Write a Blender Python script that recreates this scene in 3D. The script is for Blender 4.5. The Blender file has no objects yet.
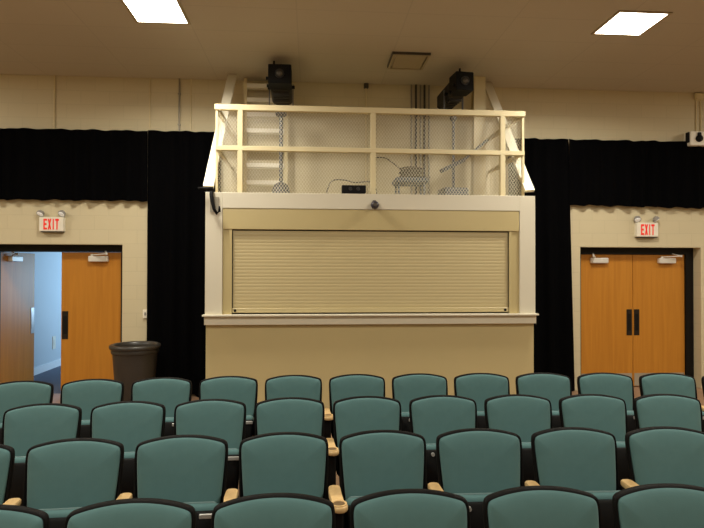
import bpy, math, random
from mathutils import Vector, Matrix
random.seed(7)
sc = bpy.context.scene
col = sc.collection
PI = math.pi

# ------------------------------------------------------------------ camera
HC = 1.85
f_px, yaw, pit, rol = 558.911, .074, .0118, .002
cy_, sy_, cp_, sp_ = math.cos(yaw), math.sin(yaw), math.cos(pit), math.sin(pit)
FW = Vector((sy_*cp_, cy_*cp_, sp_))
R0 = Vector((cy_, -sy_, 0)); U0 = R0.cross(FW)
RT = R0*math.cos(rol) + U0*math.sin(rol)
UP = -R0*math.sin(rol) + U0*math.cos(rol)
ORG = Vector((0, 0, HC))
cd = bpy.data.cameras.new('camera'); cam = bpy.data.objects.new('camera', cd); col.objects.link(cam)
cd.sensor_fit = 'HORIZONTAL'; cd.sensor_width = 36; cd.lens = f_px/704*36
cd.clip_start = .05; cd.clip_end = 100
cam.matrix_world = Matrix(((RT.x, UP.x, -FW.x, 0), (RT.y, UP.y, -FW.y, 0), (RT.z, UP.z, -FW.z, HC), (0, 0, 0, 1)))
sc.camera = cam

def at(x, y, Y):                       # survey helper: the point of the photo at a known depth
    r = FW + RT*((x-352)/f_px) - UP*((y-264)/f_px)
    return ORG + r*(Y/r.y)

# ------------------------------------------------------------------ materials
def mat(name, rgb, rough=.6, metal=0, spec=.5, bump=0, bscale=60, var=0, vscale=3, emit=None, es=0, sheen=0):
    m = bpy.data.materials.new(name); m.use_nodes = True
    nt = m.node_tree; b = nt.nodes['Principled BSDF']
    b.inputs['Base Color'].default_value = (*rgb, 1)
    b.inputs['Roughness'].default_value = rough
    b.inputs['Metallic'].default_value = metal
    b.inputs['Specular IOR Level'].default_value = spec
    if sheen: b.inputs['Sheen Weight'].default_value = sheen
    if emit:
        b.inputs['Emission Color'].default_value = (*emit, 1); b.inputs['Emission Strength'].default_value = es
    tc = nt.nodes.new('ShaderNodeTexCoord')
    if var:
        n = nt.nodes.new('ShaderNodeTexNoise'); n.inputs['Scale'].default_value = vscale; n.inputs['Detail'].default_value = 5
        r = nt.nodes.new('ShaderNodeMix'); r.data_type = 'RGBA'
        r.inputs['A'].default_value = (*[c*(1-var) for c in rgb], 1); r.inputs['B'].default_value = (*[min(1, c*(1+var)) for c in rgb], 1)
        nt.links.new(tc.outputs['Object'], n.inputs['Vector']); nt.links.new(n.outputs['Fac'], r.inputs['Factor'])
        nt.links.new(r.outputs['Result'], b.inputs['Base Color'])
    if bump:
        n = nt.nodes.new('ShaderNodeTexNoise'); n.inputs['Scale'].default_value = bscale; n.inputs['Detail'].default_value = 3
        u = nt.nodes.new('ShaderNodeBump'); u.inputs['Strength'].default_value = bump; u.inputs['Distance'].default_value = .01
        nt.links.new(tc.outputs['Object'], n.inputs['Vector']); nt.links.new(n.outputs['Fac'], u.inputs['Height'])
        nt.links.new(u.outputs['Normal'], b.inputs['Normal'])
    return m

def brick_mat(name, rgb, joint, bw, bh, axes, mortar=.006, rough=.6, bump=.35, var=.05, off=(0, 0), stag=.5):
    m = mat(name, rgb, rough)
    nt = m.node_tree; b = nt.nodes['Principled BSDF']
    g = nt.nodes.new('ShaderNodeNewGeometry'); s = nt.nodes.new('ShaderNodeSeparateXYZ'); c = nt.nodes.new('ShaderNodeCombineXYZ')
    nt.links.new(g.outputs['Position'], s.inputs[0])
    for k in (0, 1):
        a = nt.nodes.new('ShaderNodeMath'); a.operation = 'ADD'; a.inputs[1].default_value = off[k]
        nt.links.new(s.outputs[axes[k]], a.inputs[0]); nt.links.new(a.outputs[0], c.inputs[k])
    t = nt.nodes.new('ShaderNodeTexBrick')
    t.offset = stag
    t.inputs['Scale'].default_value = 1; t.inputs['Brick Width'].default_value = bw; t.inputs['Row Height'].default_value = bh
    t.inputs['Mortar Size'].default_value = mortar; t.inputs['Mortar Smooth'].default_value = .3
    t.inputs['Color1'].default_value = (*[x*(1-var) for x in rgb], 1); t.inputs['Color2'].default_value = (*[x*(1+var) for x in rgb], 1)
    t.inputs['Mortar'].default_value = (*joint, 1)
    nt.links.new(c.outputs[0], t.inputs['Vector']); nt.links.new(t.outputs['Color'], b.inputs['Base Color'])
    u = nt.nodes.new('ShaderNodeBump'); u.inputs['Strength'].default_value = bump; u.inputs['Distance'].default_value = .006; u.invert = True
    nt.links.new(t.outputs['Fac'], u.inputs['Height']); nt.links.new(u.outputs['Normal'], b.inputs['Normal'])
    return m

def wood_mat(name, c1, c2, rough=.4, sx=14, sz=.7):
    m = mat(name, c1, rough)
    nt = m.node_tree; b = nt.nodes['Principled BSDF']
    g = nt.nodes.new('ShaderNodeTexCoord'); mp = nt.nodes.new('ShaderNodeMapping')
    mp.inputs['Scale'].default_value = (sx, sx, sz)
    n = nt.nodes.new('ShaderNodeTexNoise'); n.inputs['Scale'].default_value = 1.3; n.inputs['Detail'].default_value = 6; n.inputs['Distortion'].default_value = .6
    r = nt.nodes.new('ShaderNodeValToRGB')
    r.color_ramp.elements[0].position = .3; r.color_ramp.elements[0].color = (*c2, 1)
    r.color_ramp.elements[1].position = .7; r.color_ramp.elements[1].color = (*c1, 1)
    nt.links.new(g.outputs['Object'], mp.inputs[0]); nt.links.new(mp.outputs[0], n.inputs['Vector'])
    nt.links.new(n.outputs['Fac'], r.inputs[0]); nt.links.new(r.outputs[0], b.inputs['Base Color'])
    return m

M = {}
M['block'] = brick_mat('painted_block', (.64, .56, .37), (.60, .525, .343), .4064, .2032, (0, 2), bump=.22, var=.012, off=(.1, 0))
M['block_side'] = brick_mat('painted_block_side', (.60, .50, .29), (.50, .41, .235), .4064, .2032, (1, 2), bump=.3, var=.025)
M['ceiling'] = brick_mat('ceiling_tile', (.52, .465, .37), (.47, .42, .335), 1.22, .61, (0, 1), mortar=.008, rough=.95, bump=.05, var=.012, off=(.16, .05), stag=0)
M['floor'] = mat('brown_floor', (.30, .18, .11), .45, var=.25, vscale=4)
M['tan'] = mat('tan_paint', (.54, .445, .23), .42, var=.03, vscale=2, bump=.05, bscale=40)
M['tan_gloss'] = mat('tan_enamel', (.54, .445, .23), .26, var=.03, vscale=2)
M['slat'] = mat('tan_slat_enamel', (.545, .452, .245), .42)
M['cream'] = mat('cream_trim_paint', (.70, .65, .52), .45, var=.02)
M['cream_metal'] = mat('cream_metal_paint', (.72, .62, .38), .45)
M['white_metal'] = mat('pale_cream_metal', (.82, .77, .62), .45)
M['drape'] = mat('black_velour', (.0018, .0018, .0022), .95, spec=.03, bump=.2, bscale=90)
M['wood'] = wood_mat('orange_oak_veneer', (.56, .235, .026), (.48, .19, .018))
M['black_frame'] = mat('black_steel_frame', (.005, .0045, .004), .5, spec=.25)
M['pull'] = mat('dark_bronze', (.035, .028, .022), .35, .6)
M['pull_lit'] = mat('bronze_painted_reflection', (.42, .42, .42), .35, .8)  # paler copy of the bronze pull, hallway reflection put into its colour
M['silver'] = mat('silver_enamel', (.80, .78, .72), .35, .25)
M['dark_metal'] = mat('dark_metal', (.05, .05, .05), .4, .6)
M['white'] = mat('white_plastic', (.85, .80, .68), .5)
M['red'] = mat('red_letters', (.75, .03, .02), .5, emit=(1, .05, .03), es=.25)
M['lens_clear'] = mat('clear_lens', (.9, .9, .88), .1, emit=(1, .97, .9), es=.15)
M['grey'] = mat('grey_plastic', (.30, .28, .25), .5)
M['bin'] = mat('brown_grey_plastic', (.038, .033, .028), .38, var=.08, vscale=6)
M['teal'] = mat('teal_fabric', (.088, .185, .190), .85, spec=.25, bump=.12, bscale=400, var=.07, vscale=22, sheen=.15)
M['shell'] = mat('black_plastic_shell', (.004, .0036, .0036), .65, spec=.12)
M['standard'] = mat('black_standard', (.005, .0045, .0045), .6, spec=.15)
M['pan'] = mat('black_seat_pan', (.006, .006, .006), .6, spec=.15)
M['armwood'] = wood_mat('blond_maple', (.80, .56, .27), (.72, .47, .20), .35, 40, 40)
M['cupdark'] = mat('cup_shade_disc', (.15, .09, .035), .5)
M['plate'] = mat('grey_number_plate', (.45, .45, .43), .35, .3)
M['black'] = mat('matte_black', (.0045, .0045, .005), .6, spec=.2)
M['spot_grey'] = mat('dark_grey_housing', (.038, .034, .029), .55, spec=.25)
M['glass'] = mat('spot_lens_glass', (.10, .09, .08), .08)
M['stand'] = mat('blue_grey_stand', (.13, .135, .15), .5, .3)
M['conduit'] = mat('grey_conduit', (.33, .30, .24), .4, .5)
M['conduit_dark'] = mat('dark_conduit', (.06, .05, .04), .5)
M['cable'] = mat('grey_cable', (.16, .14, .11), .6)
M['coil'] = mat('brown_cable', (.17, .14, .085), .6)
M['tray'] = mat('slate_grey_top', (.13, .15, .17), .5)
M['blue_wall'] = mat('pale_blue_paint', (.60, .66, .70), .5)
M['blue_base'] = mat('white_baseboard_paint', (.85, .87, .88), .5)
M['hall_floor'] = mat('hallway_carpet', (.10, .11, .15), .9, var=.2, vscale=30)
M['diffuser'] = mat('troffer_lens', (.9, .9, .88), .5, emit=(1, .93, .80), es=14)
M['kick'] = mat('dull_kick_plate', (.36, .31, .24), .5)
M['rung'] = mat('white_rung_paint', (.92, .88, .78), .45)
M['vent'] = mat('vent_paint', (.40, .33, .21), .7)

# ------------------------------------------------------------------ mesh builder
class MB:
    def __init__(s): s.v = []; s.f = []
    def add(s, vs, fs):
        n = len(s.v); s.v += [Vector(v) for v in vs]; s.f += [tuple(i+n for i in q) for q in fs]; return s
    def box(s, x0, x1, y0, y1, z0, z1, bev=0):
        x0, x1 = sorted((x0, x1)); y0, y1 = sorted((y0, y1)); z0, z1 = sorted((z0, z1))
        if not bev:
            return s.add([(x, y, z) for z in (z0, z1) for y in (y0, y1) for x in (x0, x1)],
                         [(0, 2, 3, 1), (4, 5, 7, 6), (0, 1, 5, 4), (2, 6, 7, 3), (0, 4, 6, 2), (1, 3, 7, 5)])
        b = min(bev, (x1-x0)/2.01, (y1-y0)/2.01, (z1-z0)/2.01)
        # chamfered box as hull of 24 points: rings in z
        def ring(z, i):
            X0, X1, Y0, Y1 = x0+i, x1-i, y0+i, y1-i
            return [(X0+b, Y0, z), (X1-b, Y0, z), (X1, Y0+b, z), (X1, Y1-b, z), (X1-b, Y1, z), (X0+b, Y1, z), (X0, Y1-b, z), (X0, Y0+b, z)]
        vs = []
        for z, i in ((z0, b*.7), (z0+b, 0), (z1-b, 0), (z1, b*.7)): vs += ring(z, i)
        fs = [tuple(range(7, -1, -1)), tuple(range(24, 32))]
        for k in range(3):
            for j in range(8): fs.append((k*8+j, k*8+(j+1) % 8, k*8+8+(j+1) % 8, k*8+8+j))
        return s.add(vs, fs)
    def bar(s, p, q, w, h, up=(0, 0, 1)):
        p, q = Vector(p), Vector(q); d = (q-p).normalized(); u = Vector(up)
        a = d.cross(u)
        if a.length < 1e-4: a = d.cross(Vector((0, 1, 0)))
        a.normalize(); b = a.cross(d).normalized()
        vs = [c + a*(i*w/2) + b*(j*h/2) for c in (p, q) for i, j in ((-1, -1), (1, -1), (1, 1), (-1, 1))]
        return s.add(vs, [(3, 2, 1, 0), (4, 5, 6, 7)] + [(j, (j+1) % 4, 4+(j+1) % 4, 4+j) for j in range(4)])
    def tube(s, pts, r, n=8, closed=False):
        pts = [Vector(p) for p in pts]; N = len(pts); rs = r if isinstance(r, (list, tuple)) else [r]*N
        vs = []; prev = None
        for i, p in enumerate(pts):
            if closed: d = pts[(i+1) % N]-pts[i-1]
            else: d = pts[min(i+1, N-1)]-pts[max(i-1, 0)]
            d.normalize()
            if prev is None:
                a = d.cross(Vector((0, 0, 1)))
                if a.length < 1e-3: a = d.cross(Vector((0, 1, 0)))
            else: a = prev - d*prev.dot(d)
            a.normalize(); prev = a; b = d.cross(a)
            vs += [p + (a*math.cos(2*PI*k/n) + b*math.sin(2*PI*k/n))*rs[i] for k in range(n)]
        fs = []
        for i in range(N if closed else N-1):
            j = (i+1) % N
            for k in range(n): fs.append((i*n+k, i*n+(k+1) % n, j*n+(k+1) % n, j*n+k))
        if not closed: fs += [tuple(range(n-1, -1, -1)), tuple(range((N-1)*n, N*n))]
        return s.add(vs, fs)
    def lathe(s, prof, c=(0, 0, 0), n=32, axis='z'):
        vs = []
        for r, h in prof:
            for k in range(n):
                a = 2*PI*k/n; x, y = r*math.cos(a), r*math.sin(a)
                v = (x, y, h) if axis == 'z' else ((x, h, y) if axis == 'y' else (h, x, y))
                vs.append(Vector(c)+Vector(v))
        fs = []
        for i in range(len(prof)-1):
            for k in range(n): fs.append((i*n+k, i*n+(k+1) % n, (i+1)*n+(k+1) % n, (i+1)*n+k))
        fs += [tuple(range(n-1, -1, -1)), tuple(range((len(prof)-1)*n, len(prof)*n))]
        return s.add(vs, fs)
    def xform(s, m):
        s.v = [m @ v for v in s.v]; return s
    def build(s, name, material, parent=None, org=None, smooth=False, angle=None):
        o_ = Vector((0, 0, 0)); p = parent
        while p is not None: o_ += Vector(p.location); p = p.parent
        if org is not None and parent is None: o_ = Vector(org)
        me = bpy.data.meshes.new(name); me.from_pydata([v-o_ for v in s.v], [], s.f)
        import bmesh
        bm = bmesh.new(); bm.from_mesh(me); bmesh.ops.recalc_face_normals(bm, faces=bm.faces); bm.to_mesh(me); bm.free()
        if smooth:
            for q in me.polygons: q.use_smooth = True
            if angle is not None: me.set_sharp_from_angle(angle=math.radians(angle))
        me.materials.append(material)
        o = bpy.data.objects.new(name, me); col.objects.link(o)
        if parent is not None: o.parent = parent
        elif org is not None: o.location = org
        return o

def tag(o, label, cat, group=None, kind=None):
    o['label'] = label; o['category'] = cat
    if group: o['group'] = group
    if kind: o['kind'] = kind
    return o
def thing(name, label, cat, loc, group=None):
    o = bpy.data.objects.new(name, None); col.objects.link(o); o.location = loc; o.empty_display_size = .1
    return tag(o, label, cat, group)
def struct(o):
    o['kind'] = 'structure'; return o
def copy_tree(o, parent=None):
    c = o.copy(); col.objects.link(c)
    if parent is not None: c.parent = parent
    for ch in list(o.children): copy_tree(ch, c)
    return c

# ------------------------------------------------------------------ room shell
CEIL = 4.68; WY = 8.40
XL, XR, YB = -8.0, 10.5, -6.0
struct(MB().box(XL-.3, XR+.3, YB-.3, WY+.3, -.12, 0).build('floor', M['floor']))
struct(MB().box(XL-.3, XR+.3, YB-.3, WY+.3, CEIL, CEIL+.12).build('ceiling', M['ceiling']))
struct(MB().box(XL-.2, XL, YB, WY+.3, 0, CEIL).build('wall_left', M['block_side']))
struct(MB().box(XR, XR+.2, YB, WY+.3, 0, CEIL).build('wall_right', M['block_side']))
struct(MB().box(XL, XR, YB-.2, YB, 0, CEIL).build('wall_front', M['block']))
LH = (-4.67, -2.745); RH = (4.18, 6.15); HT = 2.225; TH = .3
w = MB()
for a, b in ((XL, LH[0]), (LH[1], RH[0]), (RH[1], XR)): w.box(a, b, WY, WY+TH, 0, CEIL)
for a, b in (LH, RH): w.box(a, b, WY, WY+TH, HT, CEIL)
struct(w.build('wall_back', M['block']))

# door frames (black steel) and leaves
FY = WY+.172; LY = WY+.2; LW = .873; LT = 2.12
def frame(name, h, mid):
    m = MB(); l, r = mid-LW, mid+LW
    m.box(h[0], l, FY, WY+TH, 0, HT); m.box(r, h[1], FY, WY+TH, 0, HT); m.box(l, r, FY, WY+TH, LT, HT)
    struct(m.build(name, M['black_frame']))
    return l, r
LMID, RMID = -3.693, 5.148
frame('trim_1', LH, LMID); frame('trim_2', RH, RMID)
def leaf(name, x0, hinge, loc, pm='pull'):
    """leaf spans x0..x0+LW in local coords with the room face at y=0; hinge side -1 left / +1 right"""
    o = bpy.data.objects.new(name, None); col.objects.link(o); o.location = loc; o['kind'] = 'structure'
    m = MB().box(x0+.004, x0+LW-.004, 0, .044, .012, LT-.004, .003)
    def P(mb, nm, mt, par=o, **k):
        q = mb.build(nm, mt, None, **k); q.parent = par; return q
    P(m, 'door_leaf', M['wood'])
    fx = x0+.062 if hinge > 0 else x0+LW-.062        # free edge side
    P(MB().box(fx-.045, fx+.045, -.006, 0, .825, 1.24, .002), 'pull_plate', M[pm])
    P(MB().box(fx-.028, fx+.028, -.009, -.006, .90, 1.17, .001), 'finger_pull', M['black_frame'] if pm == 'pull' else M[pm])
    cx = x0+LW-.325 if hinge > 0 else x0+.30
    cl = P(MB().box(cx-.14, cx+.14, -.07, 0, LT-.145, LT-.06, .01), 'door_closer', M['silver'])
    ar = MB().bar((cx-.09, -.05, LT-.045), (cx+.16*hinge, -.16, LT-.03), .022, .012).bar((cx+.16*hinge, -.16, LT-.03), (cx+.1*hinge, -.03, LT+.01), .022, .012)
    ar.lathe([(.018, LT-.06), (.018, LT-.03)], (cx-.09, -.05, 0), 12); ar.lathe([(.014, LT-.045), (.014, LT-.015)], (cx+.16*hinge, -.16, 0), 12)
    P(ar, 'closer_arm', M['silver'], cl)
    if x0 > 0 and x0 != LMID: P(MB().box(x0+.02, x0+LW-.02, -.003, 0, .02, .22), 'kick_plate', M['kick'])
    return o
leaf('door_2', LMID, 1, (0, LY, 0))
leaf('door_3', RMID-LW, -1, (0, LY, 0))
leaf('door_4', RMID, 1, (0, LY, 0))
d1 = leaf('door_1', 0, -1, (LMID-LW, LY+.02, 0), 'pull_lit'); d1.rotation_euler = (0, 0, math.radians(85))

# hallway behind the open leaf
HX0, HX1, HY1, HZ = -4.83, .5, 13.2, 2.75
struct(MB().box(HX0-.1, HX0, WY+TH, HY1, 0, HZ).build('wall_hallway_left', M['blue_wall']))
struct(MB().box(HX0-.1, HX1, HY1, HY1+.1, 0, HZ).build('wall_hallway_back', M['blue_wall']))
struct(MB().box(HX1, HX1+.1, WY+TH, HY1, 0, HZ).build('wall_hallway_right', M['blue_wall']))
struct(MB().box(HX0-.1, HX1+.1, WY+TH, HY1+.1, -.1, 0.002).build('floor_hallway', M['hall_floor']))
struct(MB().box(HX0-.1, HX1+.1, WY+TH, HY1+.1, HZ, HZ+.1).build('ceiling_hallway', M['blue_wall']))
struct(MB().box(HX0, HX0+.015, WY+TH, HY1, 0, .13).build('baseboard_hallway_left', M['blue_base']))
oc = thing('white_wall_plate', 'small white wall plate low on the blue hallway wall seen through the open door', 'white_plate', (HX0, 10.95, .45))  # thin white plate with a raised block on the hallway wall
MB().box(HX0, HX0+.012, 10.89, 11.01, .36, .60, .003).build('flat_plate', M['white'], oc)
MB().box(HX0+.012, HX0+.02, 10.93, 10.97, .43, .53).build('raised_block', M['white'], oc)

# rear room beyond right doors is closed; nothing visible there

# ------------------------------------------------------------------ control booth
BY = 6.85; BX0, BX1, BZ = -1.255, 2.80, 2.765
struct(MB().box(BX0, BX1, BY, WY-.002, 0, BZ).build('wall_booth', M['tan']))
TY = BY-.045
tl, tr = -1.058, 2.605; TTOP = 2.79; TBOT = 2.60; SZ = 1.32
struct(MB().box(BX0-.005, tl, TY, BY, SZ, TTOP, .003).build('trim_3', M['cream']))
struct(MB().box(tr, BX1+.005, TY, BY, SZ, TTOP, .003).build('trim_4', M['cream']))
struct(MB().box(tl, tr, TY, BY, TBOT, TTOP, .003).build('trim_5', M['cream']))
sl = MB().box(BX0-.03, BX1+.03, BY-.10, BY, SZ-.022, SZ, .004).box(BX0-.012, BX1+.012, BY-.055, BY, SZ-.125, SZ-.022, .003)
struct(sl.build('trim_6', M['cream']))

# roller shutter
rs = thing('roller_shutter', 'closed tan roller shutter with horizontal slats above the booth counter', 'shutter', ((tl+tr)/2, BY-.02, SZ))
gl, gr, hz = -.945, 2.475, 2.345
MB().box(tl+.002, tr-.002, BY-.040, BY-.004, hz, TBOT-.002, .006).build('shutter_hood', M['tan_gloss'], rs)
for a, b, c in ((tl+.002, gl, gl-.035), (gr, tr-.002, gr+.035)):
    m = MB().box(a, b, BY-.022, BY-.004, SZ+.002, hz)
    e = gl if a < 0 else gr
    m.box(min(e, c), max(e, c), BY-.034, BY-.022, SZ+.002, hz)
    m.build('guide_rail', M['tan_gloss'], rs)
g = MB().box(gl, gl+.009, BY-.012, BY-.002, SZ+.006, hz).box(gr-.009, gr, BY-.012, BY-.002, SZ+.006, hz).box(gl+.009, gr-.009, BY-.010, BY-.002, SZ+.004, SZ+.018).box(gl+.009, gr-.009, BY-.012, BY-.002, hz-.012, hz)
g.build('shadow_gap', M['black'], rs)  # black strips painting the shaded gap around the slats and bottom bar
sm = MB(); n = 23; z0, z1 = SZ+.075, hz; p = (z1-z0)/n; prof = []
for i in range(n):
    b = z0+i*p
    for t, d in ((0, .0), (.08, -.0007), (.3, -.0011), (.6, -.0012), (.9, -.0011), (.97, -.0005)): prof.append((b+t*p, BY-.0045+d))
prof.append((z1, BY-.0045))
vs = [(x, y, z) for z, y in prof for x in (gl, gr)]
sm.add(vs, [(2*i, 2*i+1, 2*i+3, 2*i+2) for i in range(len(prof)-1)])
sm.build('slat_curtain', M['slat'], rs, smooth=True, angle=50)
MB().box(gl+.003, gr-.003, BY-.024, BY-.004, SZ+.018, SZ+.075, .006).build('bottom_bar', M['slat'], rs)
for x in (gl+.04, gr-.05):
    MB().lathe([(.016, BY-.034), (.016, BY-.024)], (x, 0, SZ+.045), 16, 'y').build('slide_lock', M['black'], rs)

# guard rail on the booth roof
RY = BY+.13; RK = RY/(BY+.03); RX0, RX1 = -1.155*RK, 2.69*RK; RZT, RZM = HC+2.018*RK, HC+1.485*RK; RBACK = 8.36
gd = thing('guard_railing', 'cream metal guard railing with expanded mesh on the booth roof', 'railing', ((RX0+RX1)/2, RY, BZ))
MB().box(RX0-.012, RX1+.012, RY-.03, RY+.03, RZT-.07, RZT, .004).build('top_rail', M['cream_metal'], gd)
MB().box(RX0, RX1, RY-.03, RY+.025, RZM-.028, RZM+.028, .004).build('mid_rail', M['cream_metal'], gd)
for x in (-.858*RK, .768*RK, 2.409*RK):
    MB().box(x-.032, x+.032, RY-.028, RY+.028, BZ, RZT-.07, .004).build('post', M['cream_metal'], gd)
for x in (RX0+.014, RX1-.014):
    MB().box(x-.014, x+.014, RY-.014, RY+.014, BZ, RZT-.07).build('corner_post', M['cream_metal'], gd)
    MB().box(x-.025, x+.025, RY+.03, RBACK, RZT-.07, RZT-.01, .004).build('side_rail', M['cream_metal'], gd)
    MB().box(x-.02, x+.02, RY+.03, RBACK, RZM-.025, RZM+.025, .004).build('side_rail', M['cream_metal'], gd)
def exp_mesh(o, du, dv, L, H, p=.038, h=.027, w=.0082):
    m = MB(); o, du, dv = Vector(o), Vector(du), Vector(dv); nrm = du.cross(dv)
    nx = int(L/(p/2)); nz = int(H/h)
    for j in range(nz):
        for i in range(nx):
            s = 1 if (i+j) % 2 == 0 else -1
            a = o+du*(i*p/2)+dv*(j*h+h/2 - s*h/2); b = o+du*((i+1)*p/2)+dv*(j*h+h/2+s*h/2)
            t = (dv*.86 - nrm*.5)*(w/2); k = nrm*.002
            m.add([a-t-k, b-t-k, b+t+k, a+t+k], [(0, 1, 2, 3)])
    return m
exp_mesh((RX0+.004, RY+.031, BZ+.005), (1, 0, 0), (0, 0, 1), RX1-RX0-.008, RZT-.04-BZ).build('mesh_panel', M['white_metal'], gd)
for x in (RX0+.001, RX1-.001):
    exp_mesh((x, RY+.04, BZ+.005), (0, 1, 0), (0, 0, 1), RBACK-RY-.05, RZT-.08-BZ).build('mesh_panel', M['white_metal'], gd)

# diagonal braces from roof edge to the ceiling
for (p, q, nm) in (((-1.245, BY+.06, BZ+.10), (-1.135, 8.16, CEIL), 'cream diagonal steel brace rising from the left end of the booth roof to the ceiling'),
                   ((2.775, BY+.06, BZ+.10), (2.635, 8.20, CEIL), 'cream diagonal steel brace rising from the right end of the booth roof to the ceiling')):
    b = MB().bar(p, q, .125, .04, up=(0, -.8, .6))
    tag(b.build('diagonal_brace', M['white_metal'], org=p), nm, 'brace', 'diagonal braces of the booth roof')

# fixed ladder, on the back wall at the left
ly = 8.26; lx0, lx1 = at(245.5, 120, ly).x, at(286, 120, ly).x
ld = thing('fixed_ladder', 'cream ladder with flat white rungs at the left inside the railing', 'ladder', ((lx0+lx1)/2, ly, BZ))
for x in (lx0, lx1):
    MB().box(x-.024, x+.024, ly-.03, ly+.03, BZ, CEIL-.02).build('side_rail', M['cream_metal'], ld)
for py_ in (183, 166, 149.5, 131.5, 115.5, 101, 87):
    z = at(265, py_, ly).z
    if z < CEIL-.1: MB().box(lx0+.024, lx1-.024, ly-.06, ly+.05, z-.03, z+.03, .003).build('rung', M['rung'], ld)
for x in (lx0, lx1):
    for z in (3.2, 4.3): MB().box(x-.012, x+.012, ly+.03, WY, z-.02, z+.02).build('wall_bracket', M['cream_metal'], ld)

# steel column on the right (H section)
c0, c1 = at(473, 140, 8.0).x, at(484.5, 140, 8.0).x
cm = MB().box(c0, c1, 7.95, 7.962, BZ, CEIL).box((c0+c1)/2-.006, (c0+c1)/2+.006, 7.962, 8.10, BZ, CEIL).box(c0, c1, 8.10, 8.112, BZ, CEIL).box(c0-.04, c1+.04, 7.90, 8.16, BZ, BZ+.012)
tag(cm.build('steel_column', M['cream_metal'], org=((c0+c1)/2, 8.03, BZ)), 'cream steel column from booth roof to ceiling behind the right end of the railing', 'column')

# conduits on the back wall
def conduit(px, y0, y1, label, r=.012, mt='conduit', grp=None, clamp=True):
    a, b = at(px, y0, WY-.02), at(px, y1, WY-.02); zt = min(a.z, CEIL)
    t = thing('conduit', label, 'conduit', (a.x, WY-.02, b.z), grp)
    MB().tube([(a.x, WY-r-.004, zt), (a.x, WY-r-.004, b.z)], r, 10).build('pipe', M[mt], t, smooth=True, angle=60)
    if clamp:
        for z in (b.z+.25*(zt-b.z), b.z+.75*(zt-b.z)):
            MB().box(a.x-r*1.5, a.x+r*1.5, WY-2*r-.008, WY-.001, z-.01, z+.01).build('clamp', M[mt], t)
cl5 = ['leftmost', 'second from the left', 'middle', 'second from the right', 'rightmost']
for k, px in enumerate((411.5, 416, 420.5, 424.5, 429)):
    conduit(px, 80, 208, 'thin vertical conduit above the booth, %s of a bunch of five' % cl5[k], .013 if k % 2 == 0 else .016, 'conduit' if k % 2 == 0 else 'conduit_dark', 'bunch of conduits behind the railing')
conduit(366, 86.9, 208, 'single thin tan conduit on the wall behind the middle of the railing', .011, 'cream_metal')
conduit(54.5, 70, 140, 'pale conduit above the black drape, nearest the left edge of the photo', .010, 'cream_metal', 'conduits above the left drape')
conduit(150, 70, 140, 'pale thin conduit next on the left of the grey one', .008, 'cream_metal', 'conduits above the left drape')
conduit(179.5, 70, 140, 'grey conduit on the wall above the left black drape', .013, 'conduit', 'conduits above the left drape')
conduit(191, 70, 140, 'pale thin conduit on the wall between the grey conduit and the left brace', .008, 'cream_metal', 'conduits above the left drape')
jb = at(366, 85, WY)
tag(MB().box(jb.x-.035, jb.x+.035, WY-.05, WY, CEIL-.075, CEIL-.002, .006).build('junction_box', M['conduit_dark'], org=(jb.x, WY, CEIL-.05)), 'small brown junction box at the ceiling above the middle of the railing', 'junction box')

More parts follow.
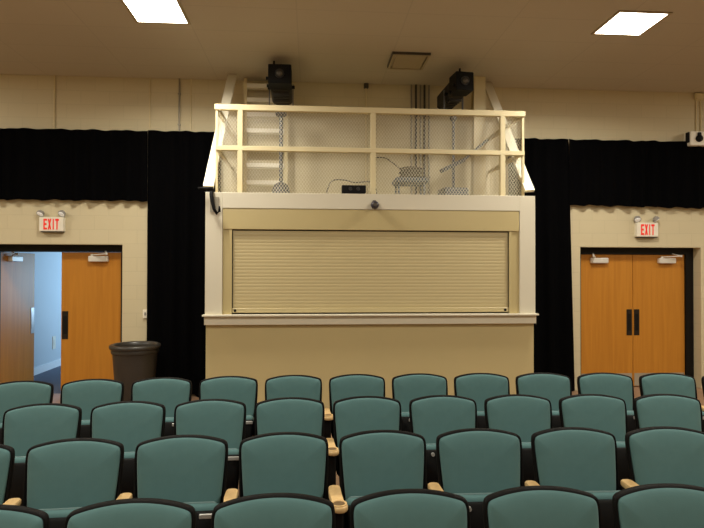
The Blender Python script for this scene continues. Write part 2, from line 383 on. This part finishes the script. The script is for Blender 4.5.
# ------------------------------------------------------------------ followspots
def followspot(px, py, wpx, label, wide):
    c = at(px, py, 7.35); W = wpx/f_px*7.35; H = .25; L = .82
    x, y0, z = c.x, 7.35, c.z
    t = thing('followspot', label, 'spotlight', (x, 7.78, BZ))
    h = MB().box(x-W/2, x+W/2, y0, y0+.27, z-H/2, z+H/2, .008)
    hb = h.build('lamp_hood', M['black'], t)
    ln = MB().lathe([(.062, y0-.02), (.058, y0+.004)], (x, 0, z), 24, 'y'); ln.lathe([(.046, y0-.022), (.046, y0-.006)], (x, 0, z), 24, 'y')
    MB().lathe([(.060, y0-.018), (.060, y0+.002)], (x, 0, z), 28, 'y').build('lens_ring', M['dark_metal'], hb, smooth=True, angle=40)
    MB().lathe([(.002, y0-.034), (.025, y0-.031), (.044, y0-.019)], (x, 0, z), 24, 'y').build('lens', M['glass'], hb, smooth=True)
    bd = MB().box(x-W/2+.008, x+W/2-.008, y0+.27, y0+L, z-H/2-.005, z+H/2-.03, .035)
    for v in bd.v: v.z -= .05*(v.y-y0-.27)/(L-.27)
    bo = bd.build('lamp_body', M['spot_grey'], t)
    for k in range(5):
        MB().box(x-W/2+.04, x+W/2-.04, y0+.34+k*.075, y0+.37+k*.075, z-H/2-.05, z-H/2+.0).build('cooling_fin', M['spot_grey'], bo)
    MB().tube([(x-W/4, y0+.03, z+H/2), (x-W/4, y0+.03, z+H/2+.045)], .014, 10).build('top_knob', M['black'], t, smooth=True)
    for dy, dz in ((.05, -.05), (.2, -.10), (.36, -.08)):
        MB().tube([(x-W/2+.01, y0+dy, z+dz), (x-W/2-.03, y0+dy, z+dz)], .022, 12).build('side_knob', M['black'], t, smooth=True, angle=50)
    MB().tube([(x+W/2-.03, y0+.42, z-.04), (x+W/2+.035, y0+.42, z-.04)], .024, 12).build('side_knob', M['black'], t, smooth=True, angle=50)
    yk = MB()
    for s in (-1, 1): yk.bar((x+s*(W/2+.012), 7.78, z), (x+s*(W/2+.012), 7.78, z-.30), .012, .04, up=(0, 1, 0))
    yk.bar((x-W/2-.018, 7.78, z-.30), (x+W/2+.018, 7.78, z-.30), .04, .012)
    yk.build('yoke', M['stand'], t)
    MB().tube([(x, 7.78, z-.30), (x, 7.78, BZ+.14)], .026 if not wide else .021, 12).build('pole', M['stand'], t, smooth=True, angle=50)
    MB().lathe([(.045, z-.42), (.05, z-.38), (.05, z-.33), (.03, z-.306)], (x, 7.78, 0), 18).build('swivel_collar', M['stand'], t, smooth=True, angle=40)
    if wide:
        b = MB().lathe([(.06, BZ+.02), (.06, BZ+.16), (.03, BZ+.18)], (x, 7.78, 0), 18); b.build('base_hub', M['stand'], t, smooth=True, angle=40)
        MB().box(x-.19, x+.17, 7.62, 7.92, BZ+.09, BZ+.245, .02).build('ballast_box', M['stand'], t)
        for k in range(3):
            a = k*2*PI/3+.5; e = (x+.30*math.cos(a), 7.72+.26*math.sin(a), BZ+.05)
            lg = MB().bar((x, 7.78, BZ+.15), e, .04, .05).build('base_leg', M['stand'], t)
            MB().lathe([(.045, -.018), (.045, .018)], (e[0], e[1], BZ+.047), 16, 'y').build('caster', M['stand'], lg, smooth=True, angle=40)
    else:
        MB().lathe([(.13, BZ+.002), (.125, BZ+.19), (.09, BZ+.27), (.03, BZ+.31)], (x, 7.78, 0), 24).build('weighted_base', M['stand'], t, smooth=True, angle=50)
        MB().box(x-.075, x+.075, 7.72, 7.84, z-.44, z-.318, .02).build('swivel_block', M['stand'], t)
    return t, x, z
fl, flx, flz = followspot(279.6, 73.5, 23, 'black followspot on a grey pole stand by the ladder, left end of the booth roof', False)
fr, frx, frz = followspot(461.5, 80.5, 19, 'black followspot beside the cream column, right end of the booth roof', True)
ha, hb_ = at(438.5, 171.5, 7.55), at(489, 139, 7.8)
MB().bar(ha, at(463, 160, 7.68), .045, .05).bar(at(462, 160.5, 7.68), hb_, .035, .03).build('steering_handle', M['stand'], fr)

fr.rotation_euler = (0, 0, math.radians(6.5))
# small things on the booth roof
AY = TY+.01; a0, a1 = at(342, 185, AY), at(366, 185, AY)
am = thing('amplifier', 'small black electronics box on the booth ledge just left of the middle railing post', 'amplifier', ((a0.x+a1.x)/2, AY+.05, TTOP))
MB().box(a0.x, a1.x, AY, AY+.12, TTOP+.012, a0.z, .006).build('case', M['black'], am)
for k in (.35, .68):
    MB().lathe([(.020, AY-.014), (.022, AY)], (a0.x+(a1.x-a0.x)*k, 0, (a0.z+TTOP)/2+.01), 18, 'y').build('dial', M['dark_metal'], am, smooth=True, angle=40)
for x in (a0.x+.03, a1.x-.03): MB().box(x-.012, x+.012, AY+.01, AY+.11, TTOP, TTOP+.013).build('rubber_foot', M['black'], am)
def cable(pts, r, mt, label):
    P = [at(*q) for q in pts]; out = []
    for i in range(len(P)-1):
        p0, p1, p2, p3 = P[max(i-1, 0)], P[i], P[i+1], P[min(i+2, len(P)-1)]
        for k in range(6):
            t = k/6; out.append(.5*((2*p1)+(p2-p0)*t+(2*p0-5*p1+4*p2-p3)*t*t+(3*p1-p0-3*p2+p3)*t**3))
    out.append(P[-1])
    return tag(MB().tube(out, r, 8).build('cable', M[mt], org=tuple(P[0]), smooth=True), label, 'cable')
cable([(326, 199, 7.35), (328, 188, 7.35), (333, 180.5, 7.36), (344, 180, 7.45), (355, 182.5, 7.46), (371, 182, 7.46), (376, 190, 7.45), (377, 199, 7.45)], .008, 'cable', 'grey cable arching up behind the small black electronics box')
cable([(374, 157.5, 8.33), (385, 158, 8.33), (393, 163, 8.2), (399, 168, 7.9), (402, 170, 7.75)], .009, 'coil', 'loose brown cable hanging between the wall and the cable coil')
s0, s1 = at(395.5, 177, 7.4), at(428.5, 177, 7.4); sx = (s0.x+s1.x)/2; sw = (s1.x-s0.x)/2
st = thing('low_stool', 'low slate grey stool on the booth roof holding a coil of cable', 'stool', (sx, 7.55, BZ))
MB().box(sx-sw, sx+sw, 7.38, 7.74, s0.z-.075, s0.z, .02).build('stool_top', M['tray'], st)
for x in (sx-sw+.05, sx+sw-.05):
    for y in (7.43, 7.69): MB().tube([(x, y, BZ), (x, y, s0.z-.075)], .014, 8).build('leg', M['tray'], st, smooth=True)
co = MB(); pts = []
for k in range(6*28+1):
    a = 2*PI*k/28; turn = k/28; rr = .145+.012*math.sin(turn*2.3)
    pts.append((sx+.01+rr*math.cos(a), 7.56+.9*rr*math.sin(a), s0.z+.012+turn*.022+.004*math.sin(a*1.3)))
co.tube(pts, .012, 8)
tag(co.build('cable_coil', M['coil'], org=(sx, 7.56, s0.z), smooth=True), 'coil of brown cable lying on the low grey stool', 'cable')

# webcam on the trim under the middle post
wc = at(374.8, 205, TY-.05)
t = thing('small_camera', 'small dark round camera on the cream trim below the middle railing post', 'camera', (wc.x, TY, wc.z))
MB().lathe([(.004, wc.z-.052), (.03, wc.z-.044), (.05, wc.z-.015), (.052, wc.z+.008), (.04, wc.z+.032), (.02, wc.z+.046), (.003, wc.z+.05)], (wc.x, TY-.055, 0), 20).build('ball_housing', mat('indigo_plastic', (.03, .03, .05), .3), t, smooth=True)
MB().lathe([(.024, TY-.116), (.026, TY-.10)], (wc.x, 0, wc.z), 18, 'y').build('lens', M['glass'], t, smooth=True, angle=40)
MB().box(wc.x-.02, wc.x+.02, TY-.02, TY, wc.z-.02, wc.z+.06).build('mount', M['black'], t)

# black hook bracket at the upper left corner of the booth
b0, b1, b2 = at(198, 188, TY-.06), at(212, 188, TY-.06), at(217, 212, TY-.05)
t = thing('hook_bracket', 'black curved hook bracket with a side rod at the upper left booth corner', 'bracket', tuple(b1))
MB().tube([at(212, 189, TY-.02), at(211.3, 194, TY-.05), at(212, 201, TY-.06), at(214, 209, TY-.05), at(217, 213.5, TY-.05), at(219.5, 211.5, TY-.055), at(219.3, 206, TY-.06)], [.022, .024, .022, .018, .02, .016, .010], 10).build('hook', M['black'], t, smooth=True)
MB().tube([b0, at(206, 188.3, TY-.06), at(213, 188.8, TY-.04)], [.012, .018, .024], 10).build('rod', M['black'], t, smooth=True)
MB().box(at(212, 200, TY).x-.02, at(219, 200, TY).x, TY-.012, TY, at(212, 212, TY).z, at(212, 197, TY).z).build('wall_plate', M['conduit'], t)

# ------------------------------------------------------------------ drapes
def drape(name, px0, px1, ztop, zbot, label, ph=0, slope=(0, 0), lam=.235, amp=.042):
    m = MB(); n = max(24, int((px1-px0)/.018)); rows = 10; yc = WY-.085; vs = []
    for j in range(rows+1):
        u = j/rows
        for i in range(n+1):
            x = px0+(px1-px0)*i/n; k = (x+ph)/lam
            fold = math.sin(2*PI*k+.6*math.sin(k*1.7))
            a = amp*(.75+.25*math.sin(k*.9+1))*(.55+.45*(u**.5))
            zb = zbot+slope[0]*(x-px0)
            z = ztop+.006*math.sin(2*PI*k*.5)+(zb+.010*fold-ztop)*u
            sw = slope[1]*u if i > n*.5 else 0
            vs.append((x+sw*(i/n), yc+a*fold, z))
    W_ = n+1
    m.add(vs, [(j*W_+i, j*W_+i+1, (j+1)*W_+i+1, (j+1)*W_+i) for j in range(rows) for i in range(n)])
    o = m.build(name, M['drape'], org=((px0+px1)/2, yc, zbot), smooth=True)
    return tag(o, label, 'curtain', 'black drapes on the back wall')
drape('black_drape', -7.9, -2.37, 3.88, 2.855, 'short black drape hanging above the open left double door')
drape('black_drape', -2.37, -1.31, 3.885, .02, 'long narrow black drape between the left doorway and the booth', .1)
drape('black_drape', 3.005, 3.955, 3.88, .02, 'long narrow black drape between the booth and the right doorway', .05, (0, .09))
drape('black_drape', 3.955, 10.4, 3.88, 2.865, 'short black drape hanging above the closed right double door', 0, (-.014, 0))
# behind booth corner: drape continues at the right of the railing
# ------------------------------------------------------------------ exit signs
FONT = {'E': [(0, 0, .36, 1), (0, 0, 1, .18), (0, .41, .85, .59), (0, .82, 1, 1)], 'I': [(.28, 0, .72, 1)], 'T': [(0, .82, 1, 1), (.33, 0, .67, 1)]}
def exit_sign(px0, px1, py0, py1, label, right_turn):
    Y = WY-.075; a, b = at(px0, py0, Y), at(px1, py1, Y)
    x0, x1, z1, z0 = a.x, b.x, a.z, b.z; W = x1-x0; H = z1-z0
    t = thing('exit_sign', label, 'exit sign', ((x0+x1)/2, WY, z0), 'exit signs above the doors')
    MB().box(x0, x1, Y, WY, z0, z1, .006).build('sign_case', M['white'], t)
    MB().box(x0+.02, x1-.012, Y+.004, WY-.002, z0-.012, z0).build('battery_strip', M['dark_metal'], t)
    m = MB(); lh = H*.76; lw = W*.14; gap = W*.028; x = x0+W*.185; zb = z0+H*.12; y0, y1 = Y-.003, Y
    for ch in 'EXIT':
        ww = lw*1.05 if ch != 'I' else lw*.75
        if ch == 'X':
            s = ww*.36
            for p, q in (((x+s/2, zb), (x+ww-s/2, zb+lh)), ((x+ww-s/2, zb), (x+s/2, zb+lh))):
                v = [(p[0]-s/2, y0, p[1]), (p[0]+s/2, y0, p[1]), (q[0]+s/2, y0, q[1]), (q[0]-s/2, y0, q[1])]
                v += [(c[0], y1, c[2]) for c in v]
                m.add(v, [(0, 1, 2, 3), (7, 6, 5, 4)]+[(j, (j+1) % 4, 4+(j+1) % 4, 4+j) for j in range(4)])
        else:
            for r in FONT[ch]: m.box(x+r[0]*ww, x+r[2]*ww, y0, y1, zb+r[1]*lh, zb+r[3]*lh)
        x += ww+gap
    m.build('lettering', M['red'], t)
    for s, xx in ((-1, x0+W*.04), (1, x1-W*.08)):
        hz_ = z1+.05
        d = Vector((-.15, -.6, -.75)) if s < 0 else (Vector((.95, -.25, .0)) if right_turn else Vector((-.2, -.6, -.6)))
        d.normalize(); c = Vector((xx, Y+.01, hz_))
        if s > 0 and right_turn: d = Vector((.5, -.22, -.83)).normalized()
        rot = Vector((0, 0, 1)).rotation_difference(d).to_matrix().to_4x4()
        hd = MB().lathe([(.018, -.05), (.045, -.03), (.052, .0), (.052, .012)], (0, 0, 0), 20).xform(Matrix.Translation(c) @ rot).build('lamp_head', M['grey'], t, smooth=True, angle=40)
        MB().lathe([(.046, .0125), (.03, .020), (.002, .023)], (0, 0, 0), 20).xform(Matrix.Translation(c) @ rot).build('lamp_lens', M['lens_clear'], hd, smooth=True)
        MB().tube([(xx, Y+.04, z1-.002), (xx, Y+.03, hz_-.01)], .010, 8).build('swivel_bracket', M['grey'], t)
exit_sign(39, 63.3, 217, 231.3, 'white EXIT sign with two emergency lamps above the open left double door', False)
exit_sign(637, 658.5, 222.5, 236.8, 'white EXIT sign with two emergency lamps above the closed right double door', True)

# wall switch by the left drape
a, b = at(143.3, 309.5, WY), at(147.5, 318, WY)
t = thing('light_switch', 'small pale light switch box on the block wall beside the left drape', 'switch', (a.x, WY, b.z))
MB().box(a.x, b.x+.03, WY-.03, WY, b.z, a.z, .004).build('box', M['white'], t)
MB().box(a.x+.025, a.x+.05, WY-.04, WY-.03, b.z+.04, a.z-.04).build('toggle', M['grey'], t)

# wall device upper right
a, b = at(690.5, 131, WY-.17), at(708, 145.5, WY-.17)
t = thing('wall_speaker', 'white wall box with black rounded front at the top of the right drape', 'speaker', ((a.x+b.x)/2, WY, b.z))
MB().box(a.x, b.x, WY-.17, WY-.0, b.z, a.z, .01).build('box', M['white'], t)
cx = (a.x+b.x)/2-.005; cz = (a.z+b.z)/2+.015
MB().lathe([(.055, -.002), (.05, .03), (.03, .05), (.002, .056)], (0, 0, 0), 20).xform(Matrix.Translation((cx, WY-.17, cz-.02)) @ Matrix.Rotation(PI/2, 4, 'X')).build('horn_cone', M['black'], t, smooth=True)
MB().box(cx-.03, cx+.03, WY-.20, WY-.17, cz+.02, cz+.075, .012).build('horn_neck', M['black'], t)
MB().box(a.x-.018, a.x, WY-.15, WY-.08, b.z+.05, a.z-.01).build('side_bracket', M['black'], t)
j = at(697.5, 97, WY)
tag(MB().box(j.x-.06, j.x+.06, WY-.06, WY, j.z-.055, j.z+.05, .006).build('junction_box', M['cream_metal'], org=(j.x, WY, j.z)), 'cream junction box on the wall above the white wall box at the right edge', 'junction box')
conduit(696.5, 100.5, 133.3, 'left of two thin conduits dropping to the white wall box at right', .008, 'cream_metal', 'conduits above the white wall box', False)
conduit(701, 100.5, 133.3, 'right of two thin conduits dropping to the white wall box at right', .008, 'cream_metal', 'conduits above the white wall box', False)

# ------------------------------------------------------------------ trash can
tx = (-2.683-2.03)/2; ty = 7.75
t = thing('trash_can', 'round brown grey plastic trash can standing between the left door and the black drape', 'trash can', (tx, ty, 0))
MB().lathe([(.225, .0), (.235, .02), (.285, .72), (.292, .76), (.27, .76), (.265, .72), (.22, .05), (.0, .05)], (tx, ty, 0), 40).build('bin_body', M['bin'], t, smooth=True, angle=40)
MB().lathe([(.296, .735), (.306, .75), (.306, .765), (.300, .79), (.322, .80), (.33, .825), (.322, .848), (.300, .858), (.272, .848), (.262, .80), (.27, .765)], (tx, ty, 0), 40).build('rim_lid', M['bin'], t, smooth=True, angle=60)

# ------------------------------------------------------------------ ceiling fittings
def troffer(x, y, label):
    t = thing('ceiling_light', label, 'light', (x, y, CEIL))
    m = MB(); o, i = .305, .275
    for s in ((-o, o, -o, -i), (-o, o, i, o), (-o, -i, -i, i), (i, o, -i, i)): m.box(x+s[0], x+s[1], y+s[2], y+s[3], CEIL-.012, CEIL)
    m.build('frame', M['vent'], t)
    MB().box(x-i, x+i, y-i, y+i, CEIL-.008, CEIL-.001).build('diffuser', M['diffuser'], t)
LP = [(-1.685, 6.2), (3.63, 6.1)]
troffer(*LP[0], 'lit square ceiling light panel at the upper left of the photo')
troffer(*LP[1], 'lit square ceiling light panel at the upper right of the photo')
def lamp(x, y, e, colr=(1, .94, .80), sp=180):
    l = bpy.data.lights.new('troffer_lamp', 'AREA'); l.shape = 'SQUARE'; l.size = .54; l.energy = e; l.color = colr; l.spread = math.radians(sp)
    o = bpy.data.objects.new('troffer_lamp', l); col.objects.link(o); o.location = (x, y, CEIL-.016)
for (x, y), e in zip(LP, (82, 82)): lamp(x, y, e, sp=162)
for x in (-1.685, 3.63):
    for y in (2.7, -.8): lamp(x, y, 92)
for x in (-6.2, 8.3):
    for y in (6.1, 2.7): lamp(x, y, 75)
vx0, vx1, vy0, vy1 = 1.06, 1.55, 7.14, 7.67
t = thing('ceiling_vent', 'square tan ceiling air vent above the railing, right of the middle', 'vent', ((vx0+vx1)/2, (vy0+vy1)/2, CEIL))
m = MB()
m.box(vx0, vx1, vy0, vy0+.03, CEIL-.035, CEIL).box(vx0, vx1, vy1-.03, vy1, CEIL-.035, CEIL).box(vx0, vx0+.03, vy0+.03, vy1-.03, CEIL-.035, CEIL).box(vx1-.03, vx1, vy0+.03, vy1-.03, CEIL-.035, CEIL)
m.build('vent_frame', M['vent'], t)
MB().box(vx0+.0, vx1, vy0-.014, vy0, CEIL-.03, CEIL).box(vx0-.014, vx0, vy0-.014, vy1-.05, CEIL-.03, CEIL).build('vent_shadow_strip', M['conduit_dark'], t)  # dark bars painting the shadow along the vent's near and left edges
MB().box(vx0+.045, vx1-.045, vy0+.05, vy1-.045, CEIL-.03, CEIL-.018, .003).build('face_plate', M['vent'], t)

# ------------------------------------------------------------------ theatre seats
SHELL = [(.0, .40), (.12, .40), (.20, .407), (.226, .45), (.233, .55), (.2385, .66), (.2425, .76), (.2445, .84), (.2415, .884), (.229, .905), (.19, .917), (.13, .9275), (.065, .9335), (.0, .935)]
CUSH = [(.0, .42), (.12, .42), (.180, .428), (.198, .465), (.208, .56), (.2175, .66), (.2255, .76), (.2305, .84), (.2295, .876), (.219, .8965), (.186, .908), (.128, .9185), (.064, .9255), (.0, .9275)]
def outline(ctl):
    """closed backrest outline from bottom centre round by the right, local coords (x, z)"""
    pts = []
    for i in range(len(ctl)-1):
        p0, p1, p2, p3 = [Vector(ctl[max(0, min(len(ctl)-1, k))]) for k in (i-1, i, i+1, i+2)]
        for k in range(4):
            t = k/4
            pts.append(.5*((2*p1)+(p2-p0)*t+(2*p0-5*p1+4*p2-p3)*t*t+(3*p1-p0-3*p2+p3)*t**3))
    pts.append(Vector(ctl[-1]))
    pts = [Vector((p.x*1.01, p.y)) for p in pts]
    left = [Vector((-p.x, p.y)) for p in pts[1:-1]][::-1]
    return pts+left            # closed loop
def inset(loop, d):
    n = len(loop); out = []
    for i in range(n):
        a, b = loop[i-1], loop[(i+1) % n]; t = (b-a); t.normalize(); nn = Vector((-t.y, t.x)); out.append(loop[i]+nn*d)
    return out
CZ = .70
def surf(x, z, d):      # curved reclined back surface; d = distance in front of the shell centre plane (towards the occupant, -y)
    return (x, (z-.45)*math.tan(math.radians(12)) - .30*x*x*1.6 - d, z)
base = outline(SHELL); cbase = outline(CUSH)
def loft(rings, cap0=True, cap1=True):
    m = MB(); n = len(rings[0]); vs = [v for r in rings for v in r]
    fs = [(k*n+i, k*n+(i+1) % n, (k+1)*n+(i+1) % n, (k+1)*n+i) for k in range(len(rings)-1) for i in range(n)]
    if cap0: fs.append(tuple(range(n)))
    if cap1: fs.append(tuple(range((len(rings)-1)*n, len(rings)*n)))
    return m.add(vs, fs)
def ring(loop, d): return [surf(p.x, p.y, d) for p in loop]
def scaled(loop, s): return [Vector((p.x*s, CZ+(p.y-CZ)*s)) for p in loop]
seat = thing('theatre_seat', 'x', 'seat', (0, 0, 0), 'teal theatre seats in four rows')
i1 = inset(base, .004); i2 = inset(base, .013)
sh = loft([ring(scaled(i2, .9), -.016), ring(i1, -.014), ring(base, -.008), ring(base, .012), ring(inset(base, .003), .019), ring(inset(base, .009), .021), ring(i2, .017), ring(scaled(i2, .97), .008)])
sh.build('backrest_shell', M['shell'], seat, smooth=True, angle=50)
c1, c2, c3 = inset(cbase, .0), inset(cbase, .004), inset(cbase, .013)
cr = [ring(c1, .010), ring(c1, .020), ring(c2, .027), ring(c3, .033)]
for s, d in ((.93, .038), (.82, .043), (.66, .047), (.45, .049), (.22, .050), (.04, .050)): cr.append(ring(scaled(c3, s), d))
loft(cr).build('backrest_cushion', M['teal'], seat, smooth=True, angle=60)
# seat tipped up
def slab(w0, w1, z0, z1, y0, y1, tilt, r):
    m = MB().box(-w1/2, w1/2, y0, y1, z0, z1, r)
    for v in m.v:
        k = (v.z-z0)/(z1-z0); v.x *= (w0+(w1-w0)*k)/w1; v.y += (v.z-z0)*tilt
    return m
sc_ = slab(.40, .455, .30, .645, -.115, -.045, -.12, .022).build('seat_cushion', M['teal'], seat, smooth=True, angle=70)
pn = slab(.40, .457, .29, .622, -.150, -.112, -.12, .012).build('seat_pan', M['pan'], seat, smooth=True, angle=40)
zl = .600
MB().lathe([(.012, -.205), (.012, -.184)], (-.125, 0, zl), 14, 'y').build('number_plate', M['plate'], pn)
MB().box(.13, .222, -.195, -.184, zl-.006, zl+.018, .003).build('hinge_cap', M['plate'], pn)
# shared armrest and standard at the right-hand gap
ax = .27625
std = MB().box(ax-.034, ax+.034, -.25, .02, .08, .632, .01).box(ax-.03, ax+.03, -.24, .06, .0, .02)
std.box(ax-.022, ax+.022, -.20, -.02, .015, .12); std.box(ax-.018, ax+.018, -.06, .07, .30, .60, .008)
std.build('side_standard', M['standard'], seat)
am_ = MB(); zt, zb = .665, .633; prof = []
# plan outline of the arm: rear bar that flares into a round cup end
pl = [(.010, .014), (.022, .010), (.031, .0), (.033, -.012), (.035, -.10), (.033, -.18), (.035, -.205)]
n = 14
for k in range(n+1):
    a = math.radians(55-(k/n)*(145)); pl.append((.044*math.cos(a) if k < n else 0, -.246+.044*math.sin(a)))
loop = [Vector((ax+x, y)) for x, y in pl]+[Vector((ax-x, y)) for x, y in pl[:-1]][::-1]
ctr = Vector((ax, -.268))
def arm_ring(s, z): return [(ax+(p.x-ax)*s+max(0, -p.y-.1)*.07, -.13+(p.y+.13)*(1-(1-s)*.35), z) for p in loop]
am_ = loft([arm_ring(.90, zb), arm_ring(1, zb+.007), arm_ring(1, zt-.007), arm_ring(.88, zt)])
ab = am_.build('armrest', M['armwood'], seat, smooth=True, angle=50)
MB().lathe([(.041, zt-.002), (.041, zt+.004), (.034, zt+.005), (.031, zt+.001), (.031, zt-.001)], (ax+.009, -.243, 0), 28).build('cup_ring', M['armwood'], ab, smooth=True, angle=40)
MB().lathe([(.031, zt+.0004), (.031, zt+.0012)], (ax+.009, -.243, 0), 24).build('cup_shade_disc', M['cupdark'], ab)  # flat disc on the arm, the cup hole's shade painted into its colour

Y1, SP, X0, CU, XC, PITCH = 2.3024, .871, .1335, .0155, .4693, .5525
ORD = ['first', 'second', 'third', 'fourth', 'fifth', 'sixth', 'seventh', 'eighth', 'ninth', 'tenth', 'eleventh', 'twelfth']
ROWS = [(range(-3, 3), 'nearest row'), (range(-4, 4), 'second nearest row'), (range(-4, 5), 'third nearest row'), (range(-5, 7), 'farthest row')]
first = True
for i, (ks, rn) in enumerate(ROWS):
    N = len(ks)
    for j, k in enumerate(ks):
        o = seat if first else copy_tree(seat); first = False
        X = X0+PITCH*(k+.5); Y = Y1+i*SP-CU*(X-XC)**2-.08
        o.location = (X, Y, 0); o.rotation_euler = (0, 0, math.atan(-2*CU*(X-XC)))
        if j == 0: pos = 'leftmost'
        elif j == N-1: pos = 'rightmost'
        elif j < (N+1)//2: pos = ORD[j]+' from the left'
        else: pos = ORD[N-1-j]+' from the right'
        o['label'] = 'teal padded theatre seat with black rim, %s in the %s' % (pos, rn)

# ------------------------------------------------------------------ light
hl = bpy.data.lights.new('hallway_daylight', 'AREA'); hl.shape = 'RECTANGLE'; hl.size = 1.3; hl.size_y = 1.2; hl.energy = 75; hl.color = (.48, .74, 1)
ho = bpy.data.objects.new('hallway_daylight', hl); col.objects.link(ho); ho.location = (-2.4, 12.3, 1.6); ho.rotation_euler = (0, math.radians(90), 0)
wd = bpy.data.worlds.new('world'); sc.world = wd; wd.use_nodes = True
wd.node_tree.nodes['Background'].inputs['Color'].default_value = (.9, .8, .65, 1); wd.node_tree.nodes['Background'].inputs['Strength'].default_value = .02
sc.view_settings.view_transform = 'Standard'; sc.view_settings.look = 'None'; sc.view_settings.exposure = 0; sc.view_settings.gamma = 1
sc.cycles.use_denoising = True
